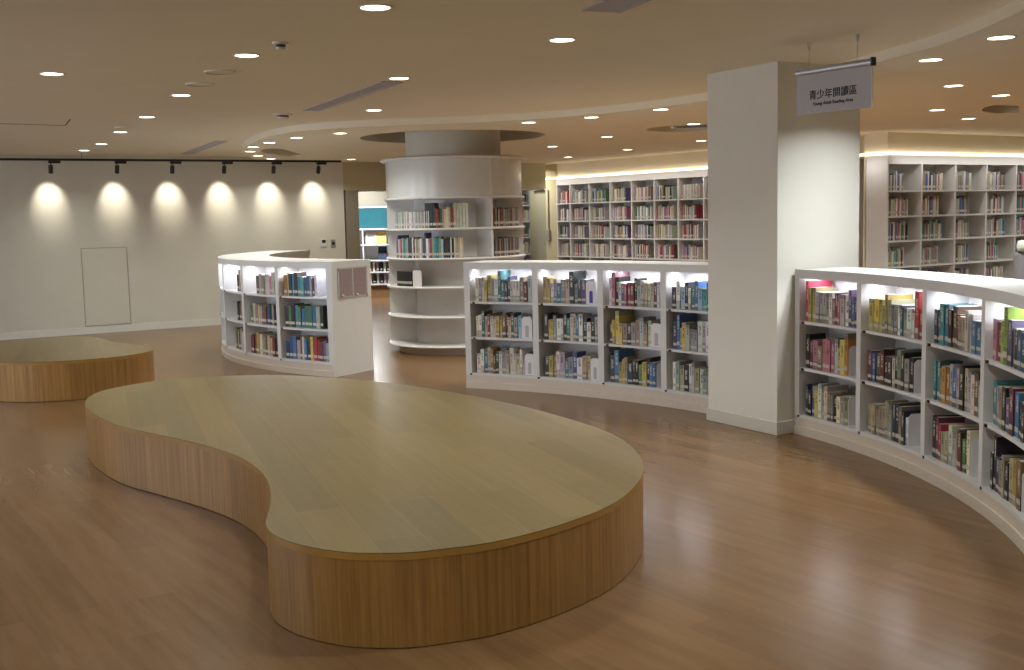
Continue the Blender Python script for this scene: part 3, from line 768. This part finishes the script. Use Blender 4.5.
# ------------------------------------------------------------------ track and spotlights
TO = -.5
tr = thing('light_track', 'long black lighting track along the top of the cream wall', 'track')
MB().prism([Wp(-8,TO-.018), Wp(4.95,TO-.018), Wp(4.95,TO+.018), Wp(-8,TO+.018)], 2.515, 2.547).build('rail', M['black'], tr)
for s in (-4, -1.5, 1, 3.2, 4.9):
    p = Wp(s, TO); MB().tube((p[0],p[1],2.546),(p[0],p[1],NC if s < 3.2 else LC+.002),.003,6).build('hanger', M['black'], tr)
SPOTS = [-.90, .25, 1.15, 1.94, 2.72, 3.50, 4.24]
SPN = ['out of view', 'leftmost', 'second', 'third', 'fourth', 'fifth', 'rightmost']
M['spotlens'] = mat('spot_lens_lit', '#ffffff', .4, .3, emit='#ffe9c8', estr=10)
for i, s in enumerate(SPOTS):
    s += .33
    p = Wp(s, TO); t = thing('track_spotlight', '%s black cylinder spotlight on the wall track' % SPN[i] if i else 'black cylinder spotlight beyond the left end of the row', 'spotlight', (p[0], p[1], 2.514), atan2(wd.y, wd.x), 'spotlights on the wall track')
    MB().box((-.03,-.02,-.035),(.13,.02,0)).build('adapter', M['black'], t, bevel=.003)
    MB().tube((0,0,-.035),(0,0,-.07),.008,8).build('swivel', M['black'], t)
    tl = radians(18); Mx = Matrix.Translation((0,0,-.06)) @ Matrix.Rotation(tl, 4, 'X')
    MB().lathe([(.001,0),(.028,0),(.031,-.01),(.031,-.112),(.025,-.117)], n=20, M=Mx).build('head', M['black'], t, smooth=True)
    hd = t.children[-1]
    MB().lathe([(.0005,-.110),(.026,-.110)], n=20, M=Mx).build('lens', M['spotlens'], hd)
    l = bpy.data.lights.new('track_spot', 'SPOT'); l.energy = 34; l.spot_size = radians(56); l.spot_blend = 1.0; l.shadow_soft_size = .02; l.color = (1, .93, .80)
    lo = bpy.data.objects.new('track_spot_light', l); COL.objects.link(lo)
    sh = (s+2.23)*.0125; p = Wp(s + sh*.5, TO); lp = Vector((p[0] + wn.x*.12, p[1] + wn.y*.12, 2.39)); tg = Vector((*Wp(s + sh), 1.97))
    lo.location = lp; lo.rotation_euler = (tg - lp).to_track_quat('-Z', 'Y').to_euler()

# wall devices
th = thing('thermostat', 'small white thermostat with dark screen on the cream wall', 'thermostat', (*Wp(4.80,-.001), 1.17), atan2(wd.y, wd.x))
bd = MB().box((-.045,-.018,0),(.045,0,.12)).build('body', M['white'], th, bevel=.004)
MB().box((-.032,-.0195,.06),(.032,-.0182,.11)).build('screen', M['black'], bd)
sw = thing('wall_switch', 'grey metal switch plate beside the thermostat', 'switch', (*Wp(4.97,-.001), 1.15), atan2(wd.y, wd.x))
pt = MB().box((-.04,-.008,0),(.04,0,.13)).build('plate', M['grey'], sw, bevel=.002)
MB().box((-.02,-.012,.045),(.02,-.0082,.09)).build('rocker', M['black'], pt)
# conduit and box near the grey-green door
cp = Ap(4.22,-.012)
cn = thing('conduit', 'thin grey conduit with a switch box beside the far door', 'conduit', (cp[0], cp[1], 0))
MB().tube((0,0,1.32),(0,0,2.07),.016,10).build('pipe', M['grey'], cn)
MB().box((-.05,-.03,0),(.05,.01,.2), Matrix.Translation((0,0,1.12)) @ Matrix.Rotation(atan2(-dA.y,-dA.x),4,'Z')).build('box', M['grey'], cn, bevel=.004)

# notice holder on the end panel of the left case
a = radians(-122.25); ep = P(LCn, LR-.32, -122.235); rad = Vector((-cos(a), -sin(a)))
nh = thing('notice_holder', 'clear acrylic holder with two mauve notices on the end panel', 'notice holder', (ep[0], ep[1], .80), atan2(rad.y, rad.x))
MB().box((-.235,-.008,0),(.235,-.005,.315)).build('acrylic_sheet', M['acrylic'], nh)
for x in (-.215, .01): MB().box((x,-.0105,.02),(x+.205,-.009,.30)).build('notice', M['notice'], nh)
for x in (-.222, .222):
    for z in (.012, .303): MB().tube((x,-.018,z),(x,-.001,z),.008,10).build('standoff', M['alu'], nh)
for x in (-.18, .05): MB().lathe([(.0005,.014),(.012,.01),(.017,0),(.012,-.01),(.0005,-.014)], (x,-.022,.025), 12).build('clip', M['white'], nh, smooth=True)

# ------------------------------------------------------------------ ceiling fixtures and added fill lamps
NEAR = [(-0.64,5.69),(0.34,6.86),(-3.12,7.85),(-1.63,7.2),(-2.66,9.32),(-0.8,8.53),(-3.52,11.12),(-4.37,12.83),(-5.24,14.64),(-5.9,15.8),(-1.28,10.95)]
LOW = [(-2.88,13.72),(-3.24,14.44),(-3.48,15.33),(-3.6,16.34),(-3.6,17.2),(-2.42,13.02),(-1.84,12.49),(-2.48,17.9),(0.22,11.62),(0.83,11.18),(1.42,10.5),(1.23,14.03),(0.62,15.74),(0.99,18.7),(1.79,16.92),(2.02,12.3),(2.6,15.23),(2.82,6.51),(2.76,7.42),(3.54,9.02),(4.3,9.9),(4.25,11.23),(5.05,12.43)]
HIDDEN_FILL = [(-2.6,4.4),(1.1,4.4),(-.9,2.6),(.9,1.2),(-1.2,-.3),(-4.6,6.3),(-5.6,8.6)]  # unseen fill lamps added overhead to light the foreground, without fixtures
NLAB = ['round downlight nearest the camera at the top edge', 'round downlight right of the long ceiling slot near the top', 'leftmost large round downlight over the small platform', 'large round downlight beside the smoke detector',
 'round downlight left of the two flat speakers', 'round downlight at the end of the long ceiling slot', 'mid sized downlight below the flat speakers', 'small downlight beside a flat ceiling plate', 'small downlight further along the left row', 'farthest downlight of the left row by the track', 'downlight just before the ceiling ring']
LLAB = ['downlight on the curved edge above the fifth spotlight', 'second downlight round the left ceiling curve', 'third downlight round the left ceiling curve', 'fourth downlight round the left ceiling curve', 'last downlight round the left ceiling curve by the track',
 'downlight right of the curve near the ceiling vent', 'downlight left of the ceiling ring', 'far downlight above the doorway lintel', 'downlight right of the ceiling ring on the curve', 'middle downlight on the curve right of the ring', 'downlight on the curve beside the air diffuser',
 'downlight in the second row right of the ring', 'downlight close behind the round bookcase', 'farthest small downlight by the far wall', 'small downlight above the far bookcase run', 'downlight overlapping the round air diffuser', 'downlight half hidden behind the pillar',
 'large downlight at the right edge on the curved soffit', 'large downlight on the curve right of the sign', 'downlight second row right of the sign', 'downlight at right above the dark recess', 'small downlight below right of the sign', 'small downlight above the right bookcase run']
dl_ring = dl_lens = None
def area(pos, power, size=.14, col=(.95, .99, .93), spread=135):  # serves the downlight fixtures and the added lamps that have none
    l = bpy.data.lights.new('downlight', 'AREA'); l.shape = 'DISK'; l.size = size; l.energy = power; l.color = col; l.spread = radians(spread)
    o = bpy.data.objects.new('downlight_or_fill', l); COL.objects.link(o); o.location = pos; return o
proto = None
def downlight(x, y, z, label):
    global proto
    if proto is None:
        proto = thing('downlight', label, 'downlight', (x,y,z))
        MB().lathe([(.070,-.001),(.072,-.006),(.084,-.004),(.086,0)], n=28).build('trim_ring', M['trimring'], proto, smooth=True)
        MB().lathe([(.0005,-.0025),(.071,-.0025)], n=28).build('lens', M['lens'], proto)
        proto['group'] = 'round ceiling downlights'; return proto
    o = proto.copy(); COL.objects.link(o); o.location = (x,y,z); o['label'] = label
    for ch in list(proto.children):
        k = ch.copy(); k.parent = o; COL.objects.link(k)
    return o
PN, PL = 9.5, 20
for (x, y), lb in zip(NEAR, NLAB):
    x *= .976; y *= .976
    downlight(x, y, NC, lb); area((x, y, NC-.012), PN)
for (x, y), lb in zip(LOW, LLAB):
    downlight(x, y, LC, lb); area((x, y, LC-.012), 26 if x > 3.4 else 20 if (y > 12 and x > .5) else 21 if x > 2.7 else PL if x > .5 else 8 if x < -2 else 11, col=(.97, .985, .91) if not (x > 2.7 and y < 8) else (.92, .98, 1.0))
for x, y in HIDDEN_FILL: area((x, y, NC-.012), 5 if x < -2 else 16)
for x, y in ((6.4, 12.1), (7.7, 14.4)): area((x, y, LC-.012), 28, col=(.97, .985, .91))  # unseen lamps added off to the right to brighten the right bookcase run
area((-2.9, 22.0, 2.45), 120, .6, (.95,.97,1), 180); area((-3.2, 24.0, 2.5), 12, .4, (1,.97,.9), 180); area((0.2, 21.3, 2.5), 20, .4, (1,.95,.85), 170)  # added lamps brightening the rack and the room beyond the opening

def slot(name, pts, z, label):
    p = [Vector(q)*.976 for q in pts]; o = thing(name, label, 'air vent')
    MB().prism([tuple(q) for q in p], z-.006, z-.001).build('grille', M['slot'], o)
    L0, L1 = p[0], p[1]; W0_, W1_ = p[3], p[2]
    fr = MB()
    for a_, b_ in ((L0, L1), (W0_, W1_)):
        d = (b_-a_).normalized(); e_ = Vector((-d.y, d.x))*.008
        fr.prism([tuple(a_-e_), tuple(b_-e_), tuple(b_+e_), tuple(a_+e_)], z-.008, z-.0005)
    fr.build('frame', M['slot'], o)
slot('slot_diffuser', [(-1.94,10.8),(-.94,8.69),(-.80,8.76),(-1.80,10.87)], NC, 'long grey slot vent leading to a downlight mid ceiling')
slot('slot_diffuser', [(-4.89,17.0),(-3.74,14.55),(-3.60,14.6),(-4.74,17.05)], NC, 'grey slot vent far left near the wall track')
slot('slot_diffuser', [(.40,5.90),(.53,5.55),(.72,5.62),(.59,5.97)], NC, 'grey slot vent at the top edge of the picture')
for (x, y), r, lb in [((-1.99,7.94),.1,'flat round ceiling speaker beside the large downlight'), ((-2.31,8.61),.1,'flat round ceiling speaker nearer the left downlight row'), ((-4.12,12.22),.09,'flat round plate beside a small downlight'), ((-5.52,15.32),.08,'farthest flat round plate on the ceiling')]:
    o = thing('ceiling_speaker', lb, 'speaker', (x,y,NC), 0, 'flat round ceiling plates'); o.location.x *= .976; o.location.y *= .976
    MB().lathe([(r+.008,0),(r+.004,-.009),(r-.006,-.010)], n=28).build('rim', M['trimring'], o, smooth=True)
    MB().lathe([(.0005,-.007),(r-.005,-.007)], n=28).build('grille', M['ceil'], o)
for (x, y), r, lb in [((-1.32,6.72),.036,'small smoke detector near the top of the ceiling'), ((-2.2,11.16),.075,'dark ringed ceiling sensor by the long slot vent')]:
    o = thing('smoke_detector', lb, 'detector', (x*.976,y*.976,NC))
    MB().lathe([(r*1.3,0),(r*1.25,-.012),(r*.8,-.016)], n=24).build('base', M['trimring'], o, smooth=True)
    MB().lathe([(r*.78,-.014),(r*.74,-.03)], n=24).build('sensing_gap', M['black'], o)
    MB().lathe([(r*.8,-.03),(r*.7,-.042),(.0005,-.046)], n=24).build('cap', M['trimring'], o, smooth=True)
# square diffuser hung in the round opening
df = thing('air_diffuser', 'square air diffuser inside a round ceiling opening by the pillar', 'air vent', (casC[0]-.04, casC[1]-.06, LC+.01), radians(-12))
q = .26
for k in range(4):
    MB().box((-q,-q,0),(q,-q+.05,.03), Matrix.Rotation(pi/2*k,4,'Z')).build('frame', M['trimring'], df)
for k in range(3):
    w = q-.07-.05*k; mb = MB()
    for j in range(4): mb.box((-w,-w,.005),(w,-w+.03,.012), Matrix.Rotation(pi/2*j,4,'Z'))
    mb.build('louvre', M['grey'], df)
MB().box((-q,-q,.03),(q,q,.40)).build('duct_box', M['grey'], df)

# ------------------------------------------------------------------ chair at the far right
ch = thing('armchair', 'grey upholstered chair with pale cloth at the right edge', 'chair', (5.98, 12.6, 0), radians(-25))
MB().box((-.3,-.3,.2),(.3,.3,.45)).build('seat', M['fabric'], ch, bevel=.05)
MB().box((-.3,.2,.3),(.3,.36,1.07)).build('backrest', M['fabric'], ch, bevel=.06)
MB().box((-.27,.17,1.06),(.27,.39,1.19)).build('headrest', M['palefabric'], ch, bevel=.045)
for x in (-.26, .26):
    for y in (-.26, .28): MB().tube((x,y,0),(x,y,.24),.022,10).build('leg', M['darkmetal'], ch)

# ------------------------------------------------------------------ world and view
w = bpy.data.worlds.new('world'); scene.world = w; w.use_nodes = True
bg = w.node_tree.nodes['Background']; bg.inputs['Color'].default_value = (.75, .85, 1, 1); bg.inputs['Strength'].default_value = .3
wl = bpy.data.lights.new('window_daylight', 'AREA'); 
for a, b in WINS:
    l = bpy.data.lights.new('window_daylight', 'AREA'); l.shape = 'RECTANGLE'; l.size = b-a-.1; l.size_y = 1.4; l.energy = 40; l.color = (.82,.9,1)
    o = bpy.data.objects.new('window_daylight', l); COL.objects.link(o)
    m = Sp((a+b)/2, .05); o.location = (m[0], m[1], 1.55)
    o.rotation_euler = Vector((nA.x, nA.y, 0)).to_track_quat('-Z', 'Z').to_euler()
vs = scene.view_settings; vs.view_transform = 'Standard'; vs.look = 'None'; vs.gamma = 1; vs.use_curve_mapping = False; vs.exposure = .13
scene.cycles.use_denoising = True; scene.cycles.sample_clamp_indirect = 2.5
scene.cycles.max_bounces = 8; scene.cycles.diffuse_bounces = 5; scene.cycles.glossy_bounces = 4
